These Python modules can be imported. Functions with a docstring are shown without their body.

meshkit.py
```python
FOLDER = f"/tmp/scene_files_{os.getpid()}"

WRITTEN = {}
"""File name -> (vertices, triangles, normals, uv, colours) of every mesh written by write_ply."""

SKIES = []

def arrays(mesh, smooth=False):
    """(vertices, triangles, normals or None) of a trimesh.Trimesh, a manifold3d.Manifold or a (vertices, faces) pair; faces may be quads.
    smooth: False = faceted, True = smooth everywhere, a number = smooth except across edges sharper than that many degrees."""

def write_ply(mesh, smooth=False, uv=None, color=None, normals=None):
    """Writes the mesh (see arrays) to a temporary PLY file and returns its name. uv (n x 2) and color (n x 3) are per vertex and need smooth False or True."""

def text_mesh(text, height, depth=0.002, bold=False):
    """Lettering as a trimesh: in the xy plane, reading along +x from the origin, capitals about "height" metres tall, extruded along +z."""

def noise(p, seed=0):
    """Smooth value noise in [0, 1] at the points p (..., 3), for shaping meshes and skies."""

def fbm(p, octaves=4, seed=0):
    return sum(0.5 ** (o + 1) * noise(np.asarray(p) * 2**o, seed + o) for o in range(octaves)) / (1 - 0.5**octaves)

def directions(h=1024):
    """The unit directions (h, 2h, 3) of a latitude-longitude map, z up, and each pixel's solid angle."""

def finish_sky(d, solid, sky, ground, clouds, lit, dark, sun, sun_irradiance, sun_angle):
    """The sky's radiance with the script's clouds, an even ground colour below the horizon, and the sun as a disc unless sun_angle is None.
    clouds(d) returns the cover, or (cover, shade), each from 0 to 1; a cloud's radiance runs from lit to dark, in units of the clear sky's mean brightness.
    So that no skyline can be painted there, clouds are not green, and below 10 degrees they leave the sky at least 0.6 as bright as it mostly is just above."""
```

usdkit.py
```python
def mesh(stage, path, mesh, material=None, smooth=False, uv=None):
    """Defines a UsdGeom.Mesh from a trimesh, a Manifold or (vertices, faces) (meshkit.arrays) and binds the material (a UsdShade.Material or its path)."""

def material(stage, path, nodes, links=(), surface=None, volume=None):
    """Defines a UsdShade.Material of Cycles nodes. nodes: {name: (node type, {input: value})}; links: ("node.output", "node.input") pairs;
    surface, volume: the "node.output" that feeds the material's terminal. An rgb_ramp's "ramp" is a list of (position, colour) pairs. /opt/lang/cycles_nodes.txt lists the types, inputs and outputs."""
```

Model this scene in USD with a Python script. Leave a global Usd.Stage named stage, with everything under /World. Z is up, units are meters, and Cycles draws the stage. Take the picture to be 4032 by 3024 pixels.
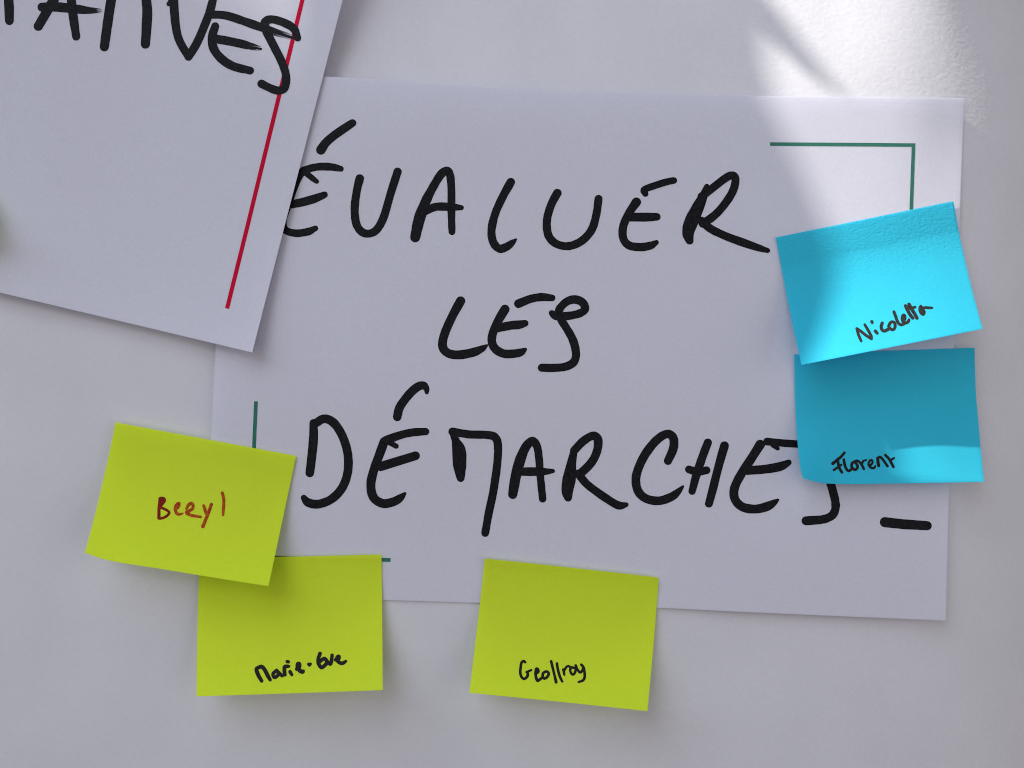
import math, random
import numpy as np
import trimesh
import usdkit
from meshkit import noise, fbm
from pxr import Usd, UsdGeom, UsdLux, Gf, Sdf, UsdShade
from scipy.interpolate import LinearNDInterpolator
from shapely.geometry import Polygon, Point, MultiPoint, LineString
from shapely.ops import unary_union

random.seed(4)
np.random.seed(4)

# ------------------------------------------------------------------ camera, light, exposure
stage = Usd.Stage.CreateInMemory()
UsdGeom.SetStageUpAxis(stage, UsdGeom.Tokens.z)
UsdGeom.SetStageMetersPerUnit(stage, 1.0)
UsdGeom.Xform.Define(stage, '/World')
UsdGeom.Scope.Define(stage, '/World/Looks')

Z0 = 1.45                      # height of the picture's centre above the floor
DIST = 0.36                    # camera to wall
MM = 0.413 / 4032              # metres on the wall per unit of the drawing grid (0.102 mm)
cam = UsdGeom.Camera.Define(stage, '/World/camera')
cam.CreateHorizontalApertureAttr(36.0)
cam.CreateVerticalApertureAttr(27.0)
cam.CreateFocalLengthAttr(36.0 * DIST / 0.413)
cam.CreateClippingRangeAttr(Gf.Vec2f(0.01, 100))
cam.AddTranslateOp().Set(Gf.Vec3d(0, -DIST, Z0))
cam.AddRotateXOp().Set(90.0)
cam.CreateExposureAttr(-0.18)

SUN_DIR = np.array([-0.742, -0.205, 0.638])          # from the wall towards the low sunbeam's source
SUN_DIR /= np.linalg.norm(SUN_DIR)
SUN_D, SUN_R = 6.0, 0.030
SUN_POS = np.array([0.1, 0, Z0]) + SUN_DIR * SUN_D
SUN_POWER = 1.12e5
WIN_POWER = 2.95
FILL_POWER = 1.10
FILL2_POWER = 1.40

def look_at(xf, pos, target):
    pos, target = np.array(pos, float), np.array(target, float)
    f = target - pos; f /= np.linalg.norm(f)
    z = -f
    x = np.cross([0, 0, 1.0], z); x /= np.linalg.norm(x)
    y = np.cross(z, x)
    m = Gf.Matrix4d(*x, 0, *y, 0, *z, 0, *pos, 1)
    xf.AddTransformOp().Set(m)

sunl = UsdLux.SphereLight.Define(stage, '/World/sunbeam_lamp')
sunl.CreateRadiusAttr(SUN_R)
sunl.CreateIntensityAttr(SUN_POWER)
sunl.CreateColorAttr(Gf.Vec3f(1.0, 0.955, 0.875))
look_at(sunl, SUN_POS, np.array([(3350 - 2016) * MM, 0, Z0 - (700 - 1512) * MM]))
shp = UsdLux.ShapingAPI.Apply(sunl.GetPrim())
shp.CreateShapingConeAngleAttr(1.0)
shp.CreateShapingConeSoftnessAttr(0.05)

win = UsdLux.RectLight.Define(stage, '/World/unseen_window_light')  # out of view, placed to light the notes softly from upper left
win.CreateWidthAttr(1.7); win.CreateHeightAttr(1.4)
win.CreateIntensityAttr(WIN_POWER)
win.CreateColorAttr(Gf.Vec3f(0.785, 0.885, 1.03))
look_at(win, (-0.82, -0.78, Z0 + 1.10), (-0.05, 0, Z0))

fill = UsdLux.RectLight.Define(stage, '/World/room_fill_light')  # added fill behind the camera, standing in for room bounce
fill.CreateWidthAttr(3.2); fill.CreateHeightAttr(2.4)
fill.CreateIntensityAttr(FILL_POWER)
fill.CreateColorAttr(Gf.Vec3f(1.0, 0.925, 0.95))
look_at(fill, (-0.55, -2.4, Z0 + 0.15), (0, 0, Z0))

fill2 = UsdLux.RectLight.Define(stage, '/World/room_fill_light_001')  # second added fill, brightens the wall where it turns away at right
fill2.CreateWidthAttr(1.6); fill2.CreateHeightAttr(1.6)
fill2.CreateIntensityAttr(FILL2_POWER)
fill2.CreateColorAttr(Gf.Vec3f(1.0, 0.95, 0.94))
look_at(fill2, (1.5, -1.0, Z0 - 0.15), (0, 0, Z0))

# ------------------------------------------------------------------ helpers
COUNT = {}
def numbered(path):
    n = COUNT.get(path, 0); COUNT[path] = n + 1
    return path if n == 0 else '%s_%03d' % (path, n)

def keys(prim, label=None, category=None, group=None, kind=None):
    for k, v in (('label', label), ('category', category), ('group', group), ('kind', kind)):
        if v: prim.SetCustomDataByKey(k, v)

def thing(name, label, category, group=None, at=(0, 0, 0)):
    x = UsdGeom.Xform.Define(stage, numbered('/World/' + name))
    keys(x.GetPrim(), label, category, group)
    x._at = np.array(at, float)
    x.AddTranslateOp().Set(Gf.Vec3d(*map(float, at)))
    return x

def part(parent, name, vf, mat, smooth=False, label=None, kind=None, uv=None):
    base = '/World' if parent is None else str(parent.GetPath())
    v, f = np.asarray(vf[0], float), vf[1]
    if parent is not None: v = v - parent._at
    m = usdkit.mesh(stage, numbered(base + '/' + name), (v, f), mat, smooth=smooth, uv=uv)
    keys(m.GetPrim(), label, None, None, kind)
    return m

def P(px, py, h):
    """grid position on the wall and height off the wall (m) -> world"""
    px, py, h = np.broadcast_arrays(np.asarray(px, float), np.asarray(py, float), np.asarray(h, float))
    k = (DIST - h) / DIST
    return np.stack([(px - 2016) * MM * k, -h, Z0 - (py - 1512) * MM * k], -1)

def sstep(a, b, x):
    t = np.clip((np.asarray(x, float) - a) / (b - a), 0, 1)
    return t * t * (3 - 2 * t)

# ------------------------------------------------------------------ materials
def bumped(name, nodes, links, surface):
    return usdkit.material(stage, '/World/Looks/' + name, nodes, links, surface=surface)

def paper(name, color, trans, vary=0.075, bump=0.00006, scale=1400, through=0.5, rough=0.85):
    c2 = [c * (1 - vary) for c in color]
    tc = [min(1, c ** 1.15) for c in color]
    nodes = {
        'geo': ('geometry', {}),
        'n1': ('noise_texture', {'scale': float(scale), 'detail': 3.0, 'roughness': 0.6}),
        'n2': ('noise_texture', {'scale': 60.0, 'detail': 3.0}),
        'ramp': ('rgb_ramp', {'ramp': [(0.35, c2), (0.65, color)]}),
        'bump': ('bump', {'strength': 1.0, 'distance': bump}),
        'p': ('principled_bsdf', {'roughness': rough, 'specular_ior_level': 0.06}),
        't': ('translucent_bsdf', {'color': tc}),
        'mix': ('mix_closure', {'fac': trans}),
    }
    links = [('geo.position', 'n1.vector'), ('geo.position', 'n2.vector'), ('n1.fac', 'ramp.fac'),
             ('ramp.color', 'p.base_color'), ('n1.fac', 'bump.height'), ('bump.normal', 'p.normal'),
             ('p.BSDF', 'mix.closure1'), ('t.BSDF', 'mix.closure2')]
    return bumped(name, nodes, links, 'mix.closure')

def ink(name, color, color2, rough=0.45, scale=900.0, spec=0.3):
    nodes = {
        'geo': ('geometry', {}),
        'n': ('noise_texture', {'scale': scale, 'detail': 4.0, 'roughness': 0.65}),
        'ramp': ('rgb_ramp', {'ramp': [(0.38, color), (0.66, color2)]}),
        'p': ('principled_bsdf', {'roughness': rough, 'specular_ior_level': spec}),
    }
    return bumped(name, nodes, [('geo.position', 'n.vector'), ('n.fac', 'ramp.fac'), ('ramp.color', 'p.base_color')], 'p.BSDF')

M_WALL = bumped('white_wall_paint', {
    'geo': ('geometry', {}),
    'n1': ('noise_texture', {'scale': 620.0, 'detail': 4.0, 'roughness': 0.6}),
    'n2': ('noise_texture', {'scale': 25.0, 'detail': 3.0}),
    'ramp': ('rgb_ramp', {'ramp': [(0.3, (0.625, 0.622, 0.662)), (0.7, (0.665, 0.662, 0.702))]}),
    'grain': ('rgb_ramp', {'ramp': [(0.35, (0.96, 0.96, 0.96)), (0.65, (1, 1, 1))]}),
    'mul': ('mix', {'mix_type': 'multiply', 'fac': 1.0}),
    'bump': ('bump', {'strength': 1.0, 'distance': 0.00004}),
    'p': ('principled_bsdf', {'roughness': 0.7, 'specular_ior_level': 0.2})},
    [('geo.position', 'n1.vector'), ('geo.position', 'n2.vector'), ('n2.fac', 'ramp.fac'), ('ramp.color', 'mul.color1'), ('n1.fac', 'grain.fac'), ('grain.color', 'mul.color2'), ('mul.color', 'p.base_color'),
     ('n1.fac', 'bump.height'), ('bump.normal', 'p.normal')], 'p.BSDF')
M_SHEET = paper('office_paper', (0.85, 0.85, 0.93), 0.34)
M_LIME = paper('lime_note_paper', (0.84, 0.97, 0.06), 0.40, vary=0.06)
M_CYAN = paper('cyan_note_paper', (0.055, 0.67, 0.86), 0.36, vary=0.06)
M_INK = ink('black_marker_ink', (0.0045, 0.0048, 0.0062), (0.014, 0.0145, 0.018), spec=0.07)
M_DRY = ink('dry_marker_ink', (0.010, 0.011, 0.013), (0.06, 0.06, 0.066), scale=1500.0)
M_PEN = ink('black_pen_ink', (0.008, 0.007, 0.007), (0.018, 0.015, 0.014), scale=1800.0, rough=0.6, spec=0.12)
M_PENB = ink('brown_black_pen_ink', (0.012, 0.011, 0.010), (0.04, 0.034, 0.032), scale=2200.0, rough=0.5, spec=0.25)
M_RED = ink('red_pen_ink', (0.26, 0.016, 0.006), (0.50, 0.13, 0.012), scale=1300.0, spec=0.05)
M_REDD = ink('dark_red_pen_ink', (0.13, 0.006, 0.004), (0.26, 0.022, 0.006), scale=1300.0, spec=0.05)
M_GREEN = ink('printed_green', (0.035, 0.155, 0.115), (0.045, 0.18, 0.13), rough=0.8, spec=0.05)
M_CRIM = ink('printed_crimson', (0.50, 0.006, 0.035), (0.56, 0.008, 0.04), rough=0.8, spec=0.04)
M_BLOCKER = bumped('grey_blocker_paint', {  # grey for the unseen panel that shapes the sunbeam
    'geo': ('geometry', {}), 'n': ('noise_texture', {'scale': 40.0, 'detail': 3.0}),
    'ramp': ('rgb_ramp', {'ramp': [(0.3, (0.30, 0.30, 0.31)), (0.7, (0.35, 0.35, 0.36))]}),
    'p': ('principled_bsdf', {'roughness': 0.5})},
    [('geo.position', 'n.vector'), ('n.fac', 'ramp.fac'), ('ramp.color', 'p.base_color')], 'p.BSDF')

# ------------------------------------------------------------------ the wall: a white painted wall that rounds off at its right end
_kx = np.array([-9000, 0, 1700, 2400, 2900, 3150, 3420, 3640, 3790, 3940, 4130, 5000, 9000], float)
_km = np.array([0, 0, 0.0, 0.015, 0.05, 0.06, -0.02, -0.18, -0.30, -0.41, -0.50, -0.60, -0.60])
_gx = np.linspace(-9000, 9000, 9001)
_slope = np.interp(_gx, _kx, _km)
_ker = np.hanning(121); _ker /= _ker.sum()
_slope = np.convolve(np.pad(_slope, 60, mode='edge'), _ker, 'valid')
_gh = np.cumsum(_slope) * (_gx[1] - _gx[0]) * MM
_gh -= np.interp(0, _gx, _gh)
TILT = 0.32
def lean(px, py):
    """above the large sheet the wall leans back a little"""
    d = 400.0 - np.asarray(py, float)
    sp = 70.0 * np.logaddexp(0, np.clip(d / 70.0, -30, 60))
    sp = np.minimum(sp, 900)
    return -(0.17 - 0.12 * sstep(3250, 3800, px)) * sp * MM
def along(px, py):
    y = np.asarray(py, float)
    return np.asarray(px, float) - TILT * (680 - 60 * np.logaddexp(0, np.clip((680 - y) / 60.0, -40, 200)) - 380)
def wall_h(px, py):
    u = along(px, py)
    return np.interp(u, _gx, _gh) + lean(px, py)
_sm = np.interp(_gx, [-9000, 1700, 2400, 2900, 3300, 3600, 3800, 4300, 9000], [0, 0, 0.012, 0.03, 0.0, -0.07, -0.14, -0.2, -0.2])
_sheet = np.cumsum(_sm) * (_gx[1] - _gx[0]) * MM
_rng = (_gx > 600) & (_gx < 4000)
_sheet += np.max((_gh - _sheet)[_rng]) + 0.0005

def wall_grid():
    xs = np.unique(np.concatenate([np.linspace(-6000, 0, 30), np.linspace(0, 2700, 90), np.arange(2700, 4100, 3.6), np.linspace(4100, 8500, 40)]))
    ys = np.unique(np.concatenate([np.linspace(-6500, -40, 40), np.arange(-40, 720, 3.6), np.linspace(720, 3100, 90), np.linspace(3100, 9000, 30)]))
    X, Y = np.meshgrid(xs, ys)
    h = wall_h(X, Y)
    q = np.stack([X * MM, Y * MM, np.zeros_like(X)], -1)
    fine = sstep(2600, 2900, X) * sstep(800, 640, Y) * sstep(-120, 0, Y)
    q2 = q * np.array([640, 1000, 1]); rel = 0.000062 * (fbm(q2, 2, 3) - 0.5) + 0.00003 * (fbm(q2 * 2.1, 2, 9) - 0.5)
    h = h + rel * fine
    V = np.stack([(X - 2016) * MM, -h, Z0 - (Y - 1512) * MM], -1).reshape(-1, 3)
    ny, nx = X.shape
    i = np.arange(ny * nx).reshape(ny, nx)
    a, b, c, d = i[:-1, :-1].ravel(), i[1:, :-1].ravel(), i[1:, 1:].ravel(), i[:-1, 1:].ravel()
    return V, np.concatenate([np.stack([a, b, c], 1), np.stack([a, c, d], 1)])
w = part(None, 'wall', wall_grid(), M_WALL, smooth=True)
keys(w.GetPrim(), 'white painted wall with fine roller texture, rounding away at its right side', 'wall', None, 'structure')

# unseen panel and strip up the sunbeam, cut to shape the patch of sun
def beam_panel(poly, t):
    """a board across the sunbeam whose shadow falls on the grid outline poly"""
    ax = np.array([1.0, 0, 0]); 
    v2, f = trimesh.creation.triangulate_polygon(poly, engine='earcut')
    w0 = np.stack([(v2[:, 0] - 2016) * MM, np.full(len(v2), -0.004), Z0 - (v2[:, 1] - 1512) * MM], -1)
    b = w0 + t * (SUN_POS - w0)
    n = np.array([0, -1.0, 0]) * 0.006
    nv = len(b)
    V = np.vstack([b, b + n])
    F = [f, f[:, ::-1] + nv]
    m = trimesh.Trimesh(v2 if v2.shape[1] == 3 else np.c_[v2, np.zeros(nv)], f, process=False)
    e = np.sort(m.edges, axis=1)
    u, inv, cnt = np.unique(e, axis=0, return_inverse=True, return_counts=True)
    for k, (p, q) in enumerate(m.edges):
        if cnt[inv[k]] == 1:
            F.append(np.array([[q, p, p + nv], [q, p + nv, q + nv]]))
    return V, np.vstack(F)

T_BEAM = 0.105
shade_panel = Polygon([(1200, -950), (2330, -950), (2680, 0), (2890, 400), (3100, 850), (3325, 1400), (3590, 1960), (3730, 2180), (4700, 2330), (4700, 3000), (1200, 3000)])
slits = [LineString([(2450, 430), (2830, 1150)]).buffer(8.0), LineString([(2640, 560), (2960, 1160)]).buffer(7.0),
         LineString([(2330, 650), (2740, 1450)]).buffer(4.5)]  # slits let faint streaks of sun through the unseen panel
shade_panel = shade_panel.difference(unary_union(slits))
bar = Polygon([(2500, -350), (2590, -380), (3060, 190), (3052, 196)])
wf = thing('unseen_sun_blocker', 'unseen grey panel in the sunbeam, cut to shape the patch of sun', 'light blocker', at=(-0.5, -0.13, Z0 + 0.4))
wf.GetPrim().SetCustomDataByKey('kind', 'structure')
part(wf, 'shade_panel', beam_panel(shade_panel, T_BEAM), M_BLOCKER)
part(wf, 'shade_strip', beam_panel(bar, T_BEAM * 1.03), M_BLOCKER)

# ------------------------------------------------------------------ sheets and notes
def polyline(pts):
    p = np.array(pts, float)
    d = np.r_[0, np.cumsum(np.linalg.norm(np.diff(p, axis=0), axis=1))]
    d /= d[-1]
    def at(t):
        if len(p) > 2:
            from scipy.interpolate import PchipInterpolator
            return np.stack([PchipInterpolator(d, p[:, 0])(t), PchipInterpolator(d, p[:, 1])(t)], -1)
        return np.stack([np.interp(t, d, p[:, k]) for k in (0, 1)], -1)
    return at

class Leaf:
    """a sheet of paper: four outline curves (top and bottom left to right, left and right top to bottom) filled as a Coons patch, with a height off the wall"""
    def __init__(self, top, right, bottom, left, hfun, step=18, thick=0.00016, lip=5.0):
        T, R, B, L = polyline(top), polyline(right), polyline(bottom), polyline(left)
        lu = np.linalg.norm(np.subtract(top[-1], top[0])); lv = np.linalg.norm(np.subtract(left[-1], left[0]))
        eu, ev = lip / lu, lip / lv
        u = np.r_[0, np.linspace(eu, 1 - eu, int(lu / step) + 2), 1]
        v = np.r_[0, np.linspace(ev, 1 - ev, int(lv / step) + 2), 1]
        U, V = np.meshgrid(u, v)
        t, b, l, r = T(u)[None], B(u)[None], L(v)[:, None], R(v)[:, None]
        c = [np.array(top[0], float), np.array(top[-1], float), np.array(bottom[0], float), np.array(bottom[-1], float)]
        U3, V3 = U[..., None], V[..., None]
        self.xy = (1 - V3) * t + V3 * b + (1 - U3) * l + U3 * r - ((1 - U3) * (1 - V3) * c[0] + U3 * (1 - V3) * c[1] + (1 - U3) * V3 * c[2] + U3 * V3 * c[3])
        self.h = hfun(self.xy[..., 0], self.xy[..., 1], U, V)
        self.thick = thick
        self.at = LinearNDInterpolator(self.xy.reshape(-1, 2), self.h.ravel())
    def mesh(self):
        ny, nx = self.h.shape
        hf = self.h.copy()
        ring = np.zeros_like(hf, bool); ring[0] = ring[-1] = True; ring[:, 0] = ring[:, -1] = True
        hf[ring] -= self.thick * 0.6
        A = P(self.xy[..., 0], self.xy[..., 1], hf).reshape(-1, 3)
        Bk = P(self.xy[..., 0], self.xy[..., 1], self.h - self.thick).reshape(-1, 3)
        n = nx * ny
        i = np.arange(n).reshape(ny, nx)
        a, b, c, d = i[:-1, :-1].ravel(), i[1:, :-1].ravel(), i[1:, 1:].ravel(), i[:-1, 1:].ravel()
        F = [np.stack([a, b, c], 1), np.stack([a, c, d], 1), np.stack([a, c, b], 1) + n, np.stack([a, d, c], 1) + n]
        rim = np.concatenate([i[:, 0], i[-1, 1:], i[::-1, -1][1:], i[0, ::-1][1:]])
        m = len(rim)
        p = np.arange(m - 1) + 2 * n; q = p + 1
        F += [np.stack([p, p + m, q + m], 1), np.stack([p, q + m, q], 1)]
        return np.vstack([A, Bk, A[rim], Bk[rim]]), np.vstack(F)

def spline(pts, n=10):
    """Catmull-Rom through points (x, y, w)"""
    p = np.array(pts, float)
    if len(p) < 3:
        t = np.linspace(0, 1, n)[:, None]
        return p[0] * (1 - t) + p[-1] * t
    q = np.vstack([2 * p[0] - p[1], p, 2 * p[-1] - p[-2]])
    out = []
    for k in range(1, len(q) - 2):
        t = np.linspace(0, 1, n, endpoint=(k == len(q) - 3))[:, None]
        a, b, c, d = q[k - 1], q[k], q[k + 1], q[k + 2]
        out.append(0.5 * ((2 * b) + (-a + c) * t + (2 * a - 5 * b + 4 * c - d) * t ** 2 + (-a + 3 * b - 3 * c + d) * t ** 3))
    return np.vstack(out)

def stroke(crop, w, pts, sharp=False, flat=0.0):
    """pts: (x, y[, width]) in the enlarged crop (ox, oy, scale); w: width in the crop"""
    ox, oy, s = crop
    q = [(ox + p[0] * s, oy + p[1] * s, (p[2] if len(p) > 2 else w) * s) for p in pts]
    c = np.vstack([np.linspace(q[k], q[k + 1], 6) for k in range(len(q) - 1)]) if sharp else spline(q)
    ph = random.random() * 50
    wob = 1 + 0.05 * (2 * noise(np.stack([c[:, 0] / 14, c[:, 1] / 14, np.full(len(c), ph)], -1)) - 1)
    c[:, 2] *= wob
    discs = [Point(x, y).buffer(max(r, 1.0) / 2, 10) for x, y, r in c]
    return unary_union([unary_union([discs[k], discs[k + 1]]).convex_hull for k in range(len(discs) - 1)])

def ink_mesh(poly, leaf, lift=0.00005, edge=22, rough=0.9):
    polys = list(getattr(poly, 'geoms', [poly]))
    vs, fs, n = [], [], 0
    for g in polys:
        if g.is_empty or g.area < 2: continue
        g = g.simplify(0.5)
        try:
            v, f = trimesh.creation.triangulate_polygon(g, engine='earcut')
        except Exception:
            continue
        v = np.c_[v[:, :2], np.zeros(len(v))]
        v, f = trimesh.remesh.subdivide_to_size(v, f, edge, max_iter=12)
        tri = v[f]
        flip = np.cross(tri[:, 1, :2] - tri[:, 0, :2], tri[:, 2, :2] - tri[:, 0, :2]) > 0
        f = f.copy(); f[flip] = f[flip][:, ::-1]
        vs.append(v); fs.append(f + n); n += len(v)
    v, f = np.vstack(vs), np.vstack(fs)
    h = leaf.at(v[:, 0], v[:, 1])
    if np.isnan(h).any():
        bad = np.isnan(h)
        keep = ~bad[f].any(1)
        f = f[keep]; h = np.nan_to_num(h, nan=0.0)
        used, inv = np.unique(f, return_inverse=True)
        v, h, f = v[used], h[used], inv.reshape(-1, 3)
    return P(v[:, 0], v[:, 1], h + lift), f

def write(parent, leaf, letters, mat, name='letter', lift=0.00005):
    for item in letters:
        strokes, m = (item[0], item[1]) if isinstance(item, tuple) else (item, mat)
        part(parent, name, ink_mesh(unary_union(strokes), leaf, lift), m, smooth=True)

# --- main sheet
def main_h(x, y, U=None, V=None):
    u = along(x, y)
    y = np.asarray(y, float)
    w = sstep(3420, 3740, x) * sstep(850, 480, y)
    h = np.interp(u, _gx, _sheet) * (1 - w) + (np.interp(u, _gx, _gh) + 0.0006) * w
    w2 = sstep(1500, 2300, y) * sstep(3100, 2400, x)
    h = h * (1 - w2) + (np.interp(u, _gx, _gh) + 0.0003) * w2
    h = h + 0.0022 * np.exp(-((x - 1650) / 700.0) ** 2) * sstep(900, 250, y)             # the top edge bows off the wall
    h = h + 0.0026 * sstep(600, 1500, y) * sstep(3000, 3750, x) + 0.0016 * sstep(1500, 2450, y) * sstep(2600, 3750, x)
    h = h + 0.0005 * sstep(1800, 2400, y)
    h = h + 0.0003 + 0.0012 * (fbm(np.stack([np.asarray(x) / 700, y / 700, np.zeros_like(y * np.asarray(x))], -1), 2, 5) - 0.5)
    return h

SH = Leaf(top=[(903, 285), (1280, 301), (1969, 346), (2420, 364), (2989, 377), (3802, 386)],
          right=[(3802, 386), (3795, 477), (3787, 651), (3779, 860), (3757, 1345), (3737, 1905), (3724, 2443)],
          bottom=[(803, 2345), (1500, 2362), (1884, 2374), (2590, 2393), (2900, 2408), (3724, 2443)],
          left=[(903, 285), (850, 1356), (833, 1715), (803, 2345)], hfun=main_h, step=20)
sheet = thing('paper_sheet', 'white sheet with thick black French handwriting and green corner brackets, largest in the picture', 'paper sheet', None,
              at=P(2300, 1350, 0.003))
part(sheet, 'paper', SH.mesh(), M_SHEET, smooth=True)

C2 = (1000, 400, 0.54250); C3 = (1900, 500, 0.54250); CL = (1600, 1050, 0.40687); CD = (1000, 1400, 0.54250); CR = (2200, 1500, 0.54250); CF = (2900, 1250, 0.51175)
B = []
# line one
B.append([stroke(C2, 64, [(486, 350, 70), (520, 300), (570, 255), (640, 205), (715, 155, 56)]),
          stroke(C2, 56, [(630, 488, 44), (560, 474), (460, 474), (380, 494), (345, 515), (300, 600), (250, 740), (212, 860), (225, 930), (300, 955), (390, 945), (445, 920, 42)]),
          stroke(C2, 44, [(360, 505), (410, 545), (455, 580, 36)]), stroke(C2, 62, [(230, 752), (330, 735), (430, 708), (512, 676, 50)])])
B.append([stroke(C2, 60, [(768, 558, 64), (748, 640), (731, 770), (742, 885), (782, 945), (838, 958), (895, 925), (943, 835), (985, 690), (1015, 595), (1042, 510, 62)])])
B.append([stroke(C2, 62, [(1170, 985, 74), (1198, 860, 84), (1240, 740, 74), (1300, 620), (1360, 525), (1402, 503), (1425, 540, 58), (1433, 650, 58), (1433, 800, 56), (1437, 945, 52)]),
          stroke(C2, 60, [(1245, 795), (1320, 764), (1420, 764), (1505, 770, 38)])])
B.append([stroke(C3, 60, [(205, 400, 64), (150, 500), (95, 620), (66, 740), (75, 830), (118, 882), (170, 872), (215, 840, 46), (243, 815, 16)])])
B.append([stroke(C3, 60, [(543, 480, 64), (500, 560), (468, 670), (476, 780), (530, 845), (620, 865), (715, 830), (790, 750), (825, 640), (842, 522, 58)])])
B.append([stroke(C3, 52, [(1182, 485, 44), (1175, 455, 52), (1250, 425), (1330, 400), (1388, 388, 48)]),
          stroke(C3, 60, [(1117, 545, 66), (1060, 630), (1020, 725), (1022, 810), (1065, 860), (1150, 872), (1220, 860), (1262, 838, 36)]),
          stroke(C3, 64, [(1060, 655), (1170, 655), (1265, 652, 58)])])
B.append([stroke(C3, 80, [(1628, 432, 40), (1605, 495, 62), (1560, 590, 90), (1515, 690, 104), (1492, 765, 88), (1503, 825, 58)]),
          stroke(C3, 60, [(1590, 505), (1680, 435), (1765, 370), (1815, 350, 58), (1836, 385, 58), (1815, 470), (1750, 570), (1680, 645), (1600, 700, 66)]),
          stroke(C3, 60, [(1590, 680), (1650, 735), (1760, 790), (1900, 842), (2000, 876, 52), (2070, 897, 36)])])
# line two
B.append([stroke(CL, 86, [(525, 332, 90), (455, 460), (385, 610), (350, 730), (365, 805), (430, 847), (530, 852), (650, 828), (730, 795, 66), (782, 760, 22)])])
B.append([stroke(CL, 84, [(955, 412, 92), (885, 530), (835, 650), (828, 730), (865, 800), (945, 842), (1040, 842), (1110, 828, 72), (1152, 800, 34)]),
          stroke(CL, 80, [(1085, 358, 84), (1200, 312), (1310, 294), (1410, 302, 66)]), stroke(CL, 84, [(880, 595), (1000, 570), (1090, 562), (1150, 548, 66)])])
B.append([stroke(CL, 80, [(1408, 450, 62), (1450, 478), (1550, 478), (1660, 458), (1725, 420), (1722, 370, 84), (1680, 330, 84), (1610, 318, 84), (1535, 350), (1478, 425), (1500, 515), (1565, 620), (1620, 730, 82), (1642, 850, 82), (1618, 925, 82), (1540, 968), (1420, 980), (1312, 978, 80)])])
# line three
B.append([stroke(CD, 66, [(432, 490, 58), (432, 600), (420, 730), (405, 852, 64)]),
          stroke(CD, 64, [(450, 490), (510, 458), (580, 490), (645, 590), (682, 720), (680, 850), (640, 960), (565, 1040), (470, 1078), (395, 1068), (362, 1033, 44)])])
B.append([stroke(CD, 64, [(1040, 445, 62), (1058, 375), (1120, 288), (1180, 232), (1228, 216, 58), (1252, 240, 44), (1254, 268, 28)]),
          stroke(CD, 60, [(960, 615, 66), (1060, 578), (1150, 558), (1246, 552, 54)]), stroke(CD, 44, [(975, 625), (1032, 658, 38)]),
          stroke(CD, 66, [(945, 625), (912, 715), (870, 830), (848, 940), (868, 1030), (935, 1074), (1010, 1062), (1060, 1035, 56), (1095, 1002, 24)]),
          stroke(CD, 66, [(920, 805), (1050, 765), (1173, 727, 64)])])
B.append([stroke(CD, 80, [(1442, 555, 50), (1465, 620, 60), (1488, 690, 100), (1492, 780, 100), (1497, 850, 76), (1500, 890, 56)]),
          stroke(CD, 60, [(1440, 552), (1560, 572), (1690, 576), (1748, 592), (1771, 650), (1765, 790), (1738, 980), (1705, 1140), (1678, 1288, 58)])])
B.append([stroke(CD, 66, [(1878, 1008, 66), (1900, 880, 78), (1930, 765, 78), (1972, 665), (2018, 622, 64), (2055, 660, 60), (2070, 760, 56), (2080, 890, 56), (2095, 1040, 56)]),
          stroke(CD, 62, [(1920, 842), (2050, 842), (2120, 842, 50), (2170, 838, 30)])])
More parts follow.
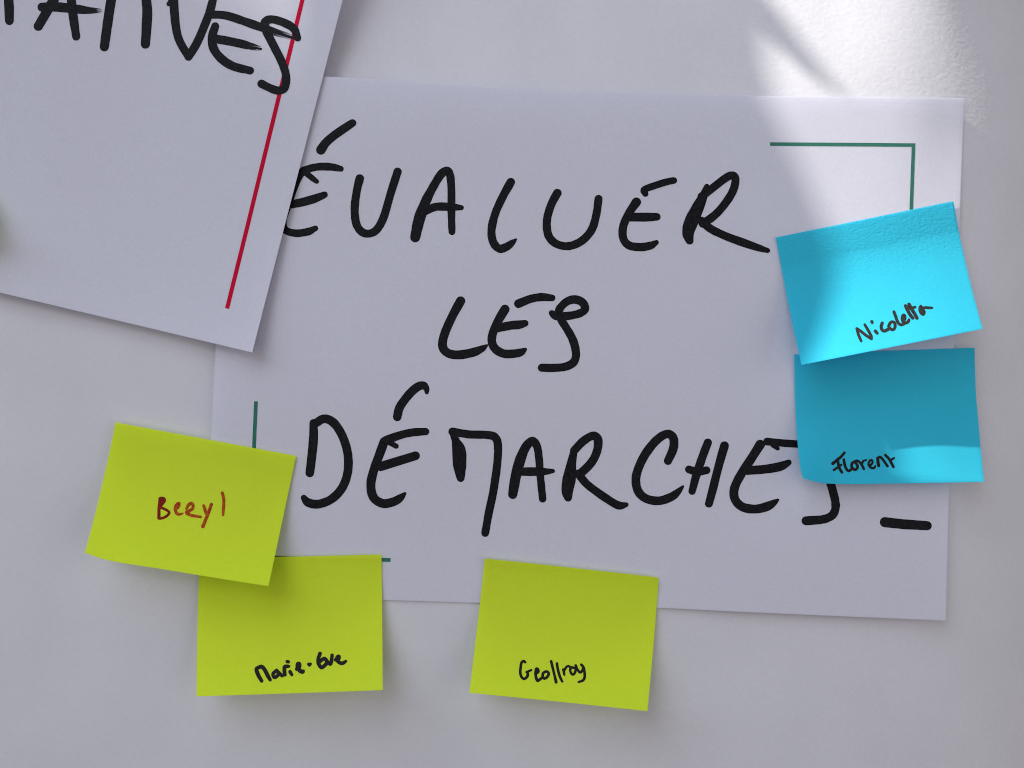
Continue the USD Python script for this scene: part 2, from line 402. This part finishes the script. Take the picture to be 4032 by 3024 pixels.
B.append([stroke(CR, 74, [(112, 505, 50), (92, 600, 70), (76, 710, 96), (62, 800, 84), (68, 848, 56)]),
          stroke(CR, 62, [(112, 505), (180, 435), (248, 398), (285, 425, 64), (278, 510), (235, 595), (150, 680, 66)]),
          stroke(CR, 60, [(140, 672), (200, 745), (290, 815), (380, 875), (440, 905, 58), (490, 898, 34)])])
B.append([stroke(CR, 64, [(793, 580, 60), (832, 490), (832, 415), (788, 384, 60), (710, 430), (620, 545), (563, 685), (572, 790), (630, 852), (725, 870), (810, 845), (860, 810, 50), (902, 765, 18)])])
B.append([stroke(CR, 62, [(1082, 448), (1040, 560), (1000, 680), (968, 800, 54)]), stroke(CR, 58, [(945, 642), (1010, 660), (1072, 648)]),
          stroke(CR, 62, [(1203, 470, 66), (1160, 620), (1120, 780), (1090, 890, 58)])])
B.append([stroke(CR, 66, [(1462, 462, 70), (1400, 560), (1325, 675), (1275, 780), (1280, 860), (1335, 915), (1425, 930), (1510, 912), (1560, 885, 46), (1592, 862, 18)]),
          stroke(CR, 56, [(1512, 440), (1620, 450), (1760, 460)]), stroke(CR, 30, [(1555, 470), (1590, 490)]),
          stroke(CR, 66, [(1370, 650), (1500, 640), (1610, 620), (1668, 592, 44)])])
B.append([stroke(CR, 62, [(1900, 560), (1955, 690), (1990, 800), (2010, 900), (1990, 970), (1920, 1004), (1795, 1015, 66)])])
B.append([stroke(CF, 76, [(1142, 1575, 80), (1300, 1592), (1468, 1602, 70)])])
write(sheet, SH, B, M_INK)
def band(pts, w):
    return LineString(pts).buffer(w / 2, cap_style=2, join_style=2)
part(sheet, 'corner_bracket', ink_mesh(band([(3032, 567), (3597, 571), (3588, 822), (3580, 1060)], 14), SH), M_GREEN, smooth=True)
part(sheet, 'corner_bracket', ink_mesh(band([(1008, 1580), (1000, 1766), (984, 2195), (1538, 2205)], 15), SH), M_GREEN, smooth=True)

# --- second sheet, lying over the first at upper left
cx, cy = 993, 1388
ux, uy = np.array([-993, -236]) / math.hypot(993, 236)
wx, wy = np.array([356, -1388]) / math.hypot(356, 1388)
def corner_h(x, y, U=None, V=None):
    a = (x - cx) * ux + (y - cy) * uy
    b = (x - cx) * wx + (y - cy) * wy
    a, b = np.maximum(a, 0), np.maximum(b, 0)
    h = main_h(x, y) + 0.0006 + 0.0008 * np.exp(-a / 620.0) + 0.0050 * np.exp(-(a + 0.7 * b) / 270.0) + 0.0016 * np.exp(-b / 260.0)
    return h + 0.0010 * np.exp(-((a - 1000) / 260.0) ** 2)
def far(a, b): return (cx + a * ux + b * wx, cy + a * uy + b * wy)
S2 = Leaf(top=[far(2900, 2050), far(0, 2050)], right=[far(0, 2050), far(0, 1000), (cx, cy)],
          bottom=[far(2900, 0), far(1500, 0), (cx, cy)], left=[far(2900, 2050), far(2900, 0)], hfun=corner_h, step=24)
sheet2 = thing('paper_sheet', 'tilted white sheet with a long red printed line, overlapping the upper left of another sheet', 'paper sheet', None, at=P(500, 700, 0.004))
part(sheet2, 'paper', S2.mesh(), M_SHEET, smooth=True)
C1 = (0, 0, 0.54250)
part(sheet2, 'margin_line', ink_mesh(band([(1290, -410), (1190, 0), (974, 892), (894, 1215)], 16.5), S2), M_CRIM, smooth=True)

def dry(poly, ang, x, y, n, length, spread):
    """lift dry bristle gaps out of the end of a stroke; x, y: the stroke's end, ang: its direction"""
    d = np.array([math.cos(ang), math.sin(ang)]); nrm = np.array([-d[1], d[0]])
    cut = []
    for k in range(n):
        o = (random.random() - 0.5) * spread; l = length * (0.25 + 0.75 * random.random())
        s0 = np.array([x, y]) + nrm * o + d * 12
        s1 = s0 - d * l
        cut.append(Polygon([s0 + nrm * 0.9, s0 - nrm * 0.9, s1]).buffer(0.35))
    return poly.difference(unary_union(cut))
T1 = [stroke(C1, 70, [(50, -260), (60, -60), (66, 60), (68, 150, 64)])]
A1 = [stroke(C1, 72, [(480, -200), (410, -40), (345, 75), (278, 190, 70)]), stroke(C1, 66, [(480, -200), (512, -40), (530, 110), (553, 265, 60)]),
      dry(stroke(C1, 70, [(305, 52, 66), (410, 50), (560, 66, 66), (650, 76, 50), (728, 76, 26)]), 0.10, 395, 42, 6, 60, 22)]
T2 = [stroke(C1, 70, [(845, -240), (812, -30), (785, 140), (757, 340, 68)])]
I1 = [stroke(C1, 72, [(1000, -130), (1050, -40), (1068, 60), (1064, 190), (1055, 320, 68)])]
V1 = [stroke(C1, 62, [(1252, -150), (1262, 30, 66), (1275, 180), (1300, 290), (1368, 412, 60)]), stroke(C1, 62, [(1368, 412, 60), (1430, 310), (1490, 170), (1530, 60), (1556, -60)]),
      stroke(C1, 30, [(1222, 30), (1240, 0)])]
E1a = dry(stroke(C1, 62, [(1535, 105, 58), (1640, 112), (1760, 150), (1890, 196), (2020, 240, 52), (2130, 272, 36)]), 0.30, 1155, 150, 7, 110, 26)
E1b = dry(stroke(C1, 64, [(1565, 282), (1700, 306), (1800, 330, 56), (1885, 352, 34)]), 0.20, 1022, 191, 5, 55, 22)
E1 = [E1a, E1b, stroke(C1, 64, [(1562, 190, 58), (1540, 265), (1548, 345), (1600, 420), (1690, 480), (1815, 512, 56)])]
S1 = [stroke(C1, 60, [(2160, 275, 52), (2130, 205), (2050, 160), (1960, 140), (1920, 175, 66), (1945, 250, 66), (1995, 350), (2045, 450), (2076, 550), (2066, 635), (2015, 657), (1945, 632), (1898, 608, 62)])]
write(sheet2, S2, [T1, A1, T2, I1, V1], M_INK)
write(sheet2, S2, [S1], M_INK, lift=0.00010)
write(sheet2, S2, [(E1, M_INK)], M_INK, lift=0.00007)

# --- sticky notes
def note_h(curl, power, start, base=0.0007, left=0.0, right=0.0, lip=0.0, rough=0.0, seed=0, corner=0.0):
    def f(x, y, U, V):
        h = main_h(x, y) + base
        t = np.clip((V - start) / (1 - start), 0, 1)
        h = h + curl * t ** power * (1 + left * (1 - U) + right * U)
        if lip: h = h + lip * np.exp(-V / 0.05)
        if seed == 23: h = h + 0.00013 * np.exp(-((x - (1000 - 0.037 * (y - 1766))) / 13.0) ** 2) * sstep(0.75, 0.4, V)
        if corner: h = h + corner * np.exp(-((U / 0.16) ** 2 + ((1 - V) / 0.28) ** 2))
        q = np.stack([x * MM, y * MM, np.full_like(x, seed * 0.37)], -1)
        h = h + 0.0006 * V * (fbm(q * 45, 2, seed) - 0.5)
        if rough:
            c, s = math.cos(0.2), math.sin(0.2)
            r = np.stack([(q[..., 0] * c - q[..., 1] * s) * 760, (q[..., 0] * s + q[..., 1] * c) * 1750, q[..., 2]], -1)
            h = h + rough * (1.0 - 0.72 * sstep(0.28, 0.5, V)) * (np.abs(fbm(r, 2, 21) - 0.5) ** 0.8 * -1.2 + 0.25)
        return h
    return f

def note(label, mat, top, right, bottom, left, hfun, step=9, group='handwritten sticky notes'):
    lf = Leaf(top, right, bottom, left, hfun, step=step, thick=0.00016, lip=5.0)
    c = np.mean([top[0], top[-1], bottom[0], bottom[-1]], axis=0)
    t = thing('sticky_note', label, 'sticky note', group, at=P(c[0], c[1], 0.004))
    part(t, 'note_paper', lf.mesh(), mat, smooth=True)
    return t, lf

# Florent
t, lf = note('mostly shaded cyan sticky note tucked under the other cyan note, lower left corner curled', M_CYAN,
    [(3127, 1396), (3480, 1382), (3838, 1369)], [(3838, 1369), (3841, 1506), (3857, 1711), (3875, 1897)],
    [(3161, 1882), (3207, 1896), (3258, 1904), (3361, 1906), (3514, 1904), (3875, 1897)], [(3127, 1396), (3130, 1557), (3138, 1711), (3151, 1839), (3161, 1882)],
    note_h(0.0052, 1.9, 0.25, right=0.15, corner=0.0055, seed=3))
K = (3240, 1740, 0.14467)
write(t, lf, [
    [stroke(K, 84, [(270, 590, 92), (390, 490, 80), (500, 400, 76), (590, 290, 72)]), stroke(K, 80, [(405, 500), (425, 620), (460, 730), (520, 830)]), stroke(K, 66, [(300, 765), (410, 690), (505, 620, 60)])],
    [stroke(K, 76, [(570, 480), (600, 640), (650, 750), (710, 790), (780, 740)])],
    [stroke(K, 76, [(800, 570), (780, 660), (830, 740), (890, 755), (945, 690), (925, 610), (860, 545), (800, 570)])],
    [stroke(K, 74, [(850, 545), (930, 510), (1010, 560), (1070, 640), (1115, 730)]), stroke(K, 60, [(1070, 590), (1100, 520), (1185, 490, 50)])],
    [stroke(K, 64, [(1285, 650), (1350, 570), (1335, 495), (1280, 510), (1243, 590), (1270, 670), (1340, 715), (1400, 705), (1430, 650, 48)])],
    [stroke(K, 84, [(1490, 440), (1500, 560), (1520, 650)]), stroke(K, 74, [(1510, 440), (1550, 410), (1610, 450), (1700, 570), (1760, 660)])],
    [stroke(K, 76, [(1705, 360), (1800, 460), (1870, 580), (1920, 680)]), stroke(K, 64, [(1830, 500), (1890, 470), (1940, 435, 52)])]], M_PEN)

# Nicoletta
t, lf = note('sunlit tilted cyan sticky note curling off the wall, upper of the two cyan notes', M_CYAN,
    [(3055, 935), (3754, 792)], [(3754, 792), (3788, 971), (3870, 1295)], [(3156, 1437), (3870, 1295)], [(3055, 935), (3094, 1145), (3156, 1437)],
    note_h(0.0118, 1.5, 0.22, base=0.0008, left=0.30, rough=0.00022, seed=7), step=3.0)
K = (3340, 1160, 0.16275)
write(t, lf, [
    [stroke(K, 72, [(310, 1120, 66), (250, 980), (205, 820), (300, 880), (420, 980), (560, 1070), (560, 1010), (480, 860), (400, 725, 66)], sharp=True)],
    [stroke(K, 80, [(570, 655, 84), (580, 685, 64)]), stroke(K, 82, [(655, 880), (700, 935, 76)])],
    [stroke(K, 80, [(820, 690, 84), (795, 770), (815, 850), (870, 880), (960, 845)])],
    [stroke(K, 74, [(975, 770), (1010, 690), (1065, 655), (1125, 690), (1135, 770), (1110, 830), (1060, 850), (1000, 810), (975, 770)])],
    [stroke(K, 74, [(1105, 415), (1150, 540), (1185, 640), (1230, 710), (1290, 730), (1350, 705)])],
    [stroke(K, 76, [(1330, 660), (1370, 580), (1355, 500), (1320, 510), (1305, 590), (1340, 680), (1410, 680), (1460, 640), (1472, 595, 50)])],
    [stroke(K, 84, [(1385, 270), (1430, 370), (1490, 480), (1560, 565)]), stroke(K, 84, [(1470, 235), (1530, 350), (1610, 470), (1660, 565)]), stroke(K, 80, [(1430, 300), (1510, 330), (1620, 300, 60)])],
    [stroke(K, 78, [(1755, 285), (1730, 350), (1760, 440), (1810, 475), (1835, 420), (1790, 340), (1760, 300)]), stroke(K, 66, [(1800, 320), (1870, 310), (1960, 320), (2030, 318, 54)])]], M_PENB)

# Marie-Eve
t, lf = note('lime sticky note partly under the corner of the tilted lime note with red writing', M_LIME,
    [(790, 2199), (1083, 2193), (1502, 2183)], [(1502, 2183), (1505, 2450), (1507, 2717)], [(774, 2742), (1150, 2730), (1507, 2717)], [(790, 2199), (784, 2263), (776, 2572), (774, 2742)],
    note_h(0.0132, 1.9, 0.15, right=0.15, lip=0.0006, seed=11), step=10)
K = (980, 2520, 0.18987)
write(t, lf, [
    [stroke(K, 84, [(265, 850, 76), (200, 740), (155, 610), (210, 565), (270, 555), (330, 620), (390, 740), (440, 825, 72)])],
    [stroke(K, 76, [(560, 640), (500, 700), (520, 770), (570, 760), (620, 690), (575, 630), (640, 700), (690, 740)])],
    [stroke(K, 84, [(745, 720), (735, 640), (740, 560), (790, 545), (830, 545, 66)])],
    [stroke(K, 82, [(855, 660), (890, 720, 72)]), stroke(K, 78, [(795, 448), (815, 452)])],
    [stroke(K, 92, [(990, 605, 76), (1040, 560), (1045, 500), (1015, 500), (1010, 570), (1050, 630), (1110, 660), (1135, 635, 56)])],
    [stroke(K, 64, [(1235, 500), (1255, 525), (1278, 495)])],
    [stroke(K, 80, [(1475, 280), (1440, 380), (1440, 480), (1500, 570), (1570, 530), (1620, 460), (1570, 385), (1500, 420), (1450, 470)])],
    [stroke(K, 76, [(1600, 420), (1650, 470), (1690, 500), (1715, 420), (1725, 315)])],
    [stroke(K, 80, [(1800, 410), (1860, 390), (1865, 340), (1830, 360), (1830, 420), (1890, 475), (1950, 480), (2010, 440, 60)])]], M_PEN)

# Geoffroy
t, lf = note('lime sticky note on its own across the bottom edge of the large sheet', M_LIME,
    [(1909, 2199), (2230, 2233), (2594, 2274)], [(2594, 2274), (2574, 2530), (2549, 2800)], [(1848, 2728), (2200, 2763), (2549, 2800)], [(1909, 2199), (1880, 2460), (1848, 2728)],
    note_h(0.0112, 2.1, 0.18, right=0.45, lip=0.0014, seed=17), step=10)
K = (2000, 2560, 0.16275)
write(t, lf, [
    [stroke(K, 68, [(420, 295, 60), (385, 265), (330, 300), (305, 420), (300, 560), (330, 650), (390, 695), (450, 660), (480, 600), (470, 530, 60)]), stroke(K, 64, [(450, 530), (500, 510), (565, 480, 54)])],
    [stroke(K, 70, [(680, 560), (735, 520), (725, 465), (690, 450), (670, 520), (672, 620), (710, 735), (770, 710), (830, 660)])],
    [stroke(K, 66, [(880, 690), (840, 640), (850, 560), (920, 515), (975, 540), (985, 590), (940, 660), (880, 690)])],
    [stroke(K, 66, [(1045, 270), (1100, 500), (1145, 680), (1165, 775, 76)])],
    [stroke(K, 66, [(1185, 320), (1210, 480), (1260, 650), (1315, 760, 58)])],
    [stroke(K, 70, [(1340, 470), (1365, 595, 56)]), stroke(K, 62, [(1365, 490), (1410, 410), (1470, 385), (1510, 420)])],
    [stroke(K, 64, [(1545, 415), (1505, 470), (1530, 560), (1575, 590), (1620, 545), (1640, 450), (1590, 425), (1545, 415)])],
    [stroke(K, 66, [(1640, 370), (1680, 470), (1750, 540), (1810, 480), (1820, 430)]), stroke(K, 66, [(1775, 350), (1830, 420), (1855, 550), (1850, 680), (1800, 740), (1710, 770, 56)])]], M_PEN)

# Beeryl
t, lf = note('tilted lime sticky note with red handwriting, leftmost of the notes', M_LIME,
    [(455, 1663), (1166, 1795)], [(1166, 1795), (1112, 2050), (1057, 2308)], [(334, 2176), (417, 2204), (634, 2240), (742, 2258), (1057, 2308)], [(455, 1663), (409, 1880), (334, 2176)],
    note_h(0.0132, 1.8, 0.12, base=0.0012, left=0.2, seed=23), step=10)
K = (580, 1900, 0.16275)
write(t, lf, [
    ([stroke(K, 78, [(310, 395), (295, 520), (280, 680), (280, 860)]), stroke(K, 80, [(320, 400, 110), (390, 420, 130), (350, 520), (300, 590)]), stroke(K, 66, [(310, 600), (420, 640), (530, 720), (480, 800), (400, 850), (310, 870)])], M_REDD),
    [stroke(K, 74, [(680, 640, 90), (750, 590), (770, 510), (735, 510), (680, 590), (690, 710), (750, 770), (860, 745, 40)])],
    [stroke(K, 76, [(945, 640, 60), (1000, 540), (1070, 500), (1110, 560), (1090, 640), (1000, 690), (960, 730, 100), (1050, 790), (1160, 810), (1290, 830, 64)])],
    [stroke(K, 76, [(1365, 560), (1400, 680), (1450, 800)]), stroke(K, 80, [(1550, 530), (1500, 670), (1440, 830), (1390, 950), (1345, 1060, 96)])],
    [stroke(K, 76, [(1815, 250), (1850, 400), (1845, 600), (1830, 790, 60)])]], M_RED)

# a note just past the left edge of the picture; its shadow reaches into the frame
def left_h(x, y, U, V):
    return corner_h(x, y) + 0.0008 + 0.013 * np.clip((V - 0.1) / 0.9, 0, 1) ** 1.5
note('sticky note on the tilted sheet just past the left edge of the picture', M_LIME,
     [(-460, 630), (-62, 615)], [(-62, 615), (-60, 905)], [(-470, 920), (-60, 905)], [(-460, 630), (-470, 920)], left_h, step=12)
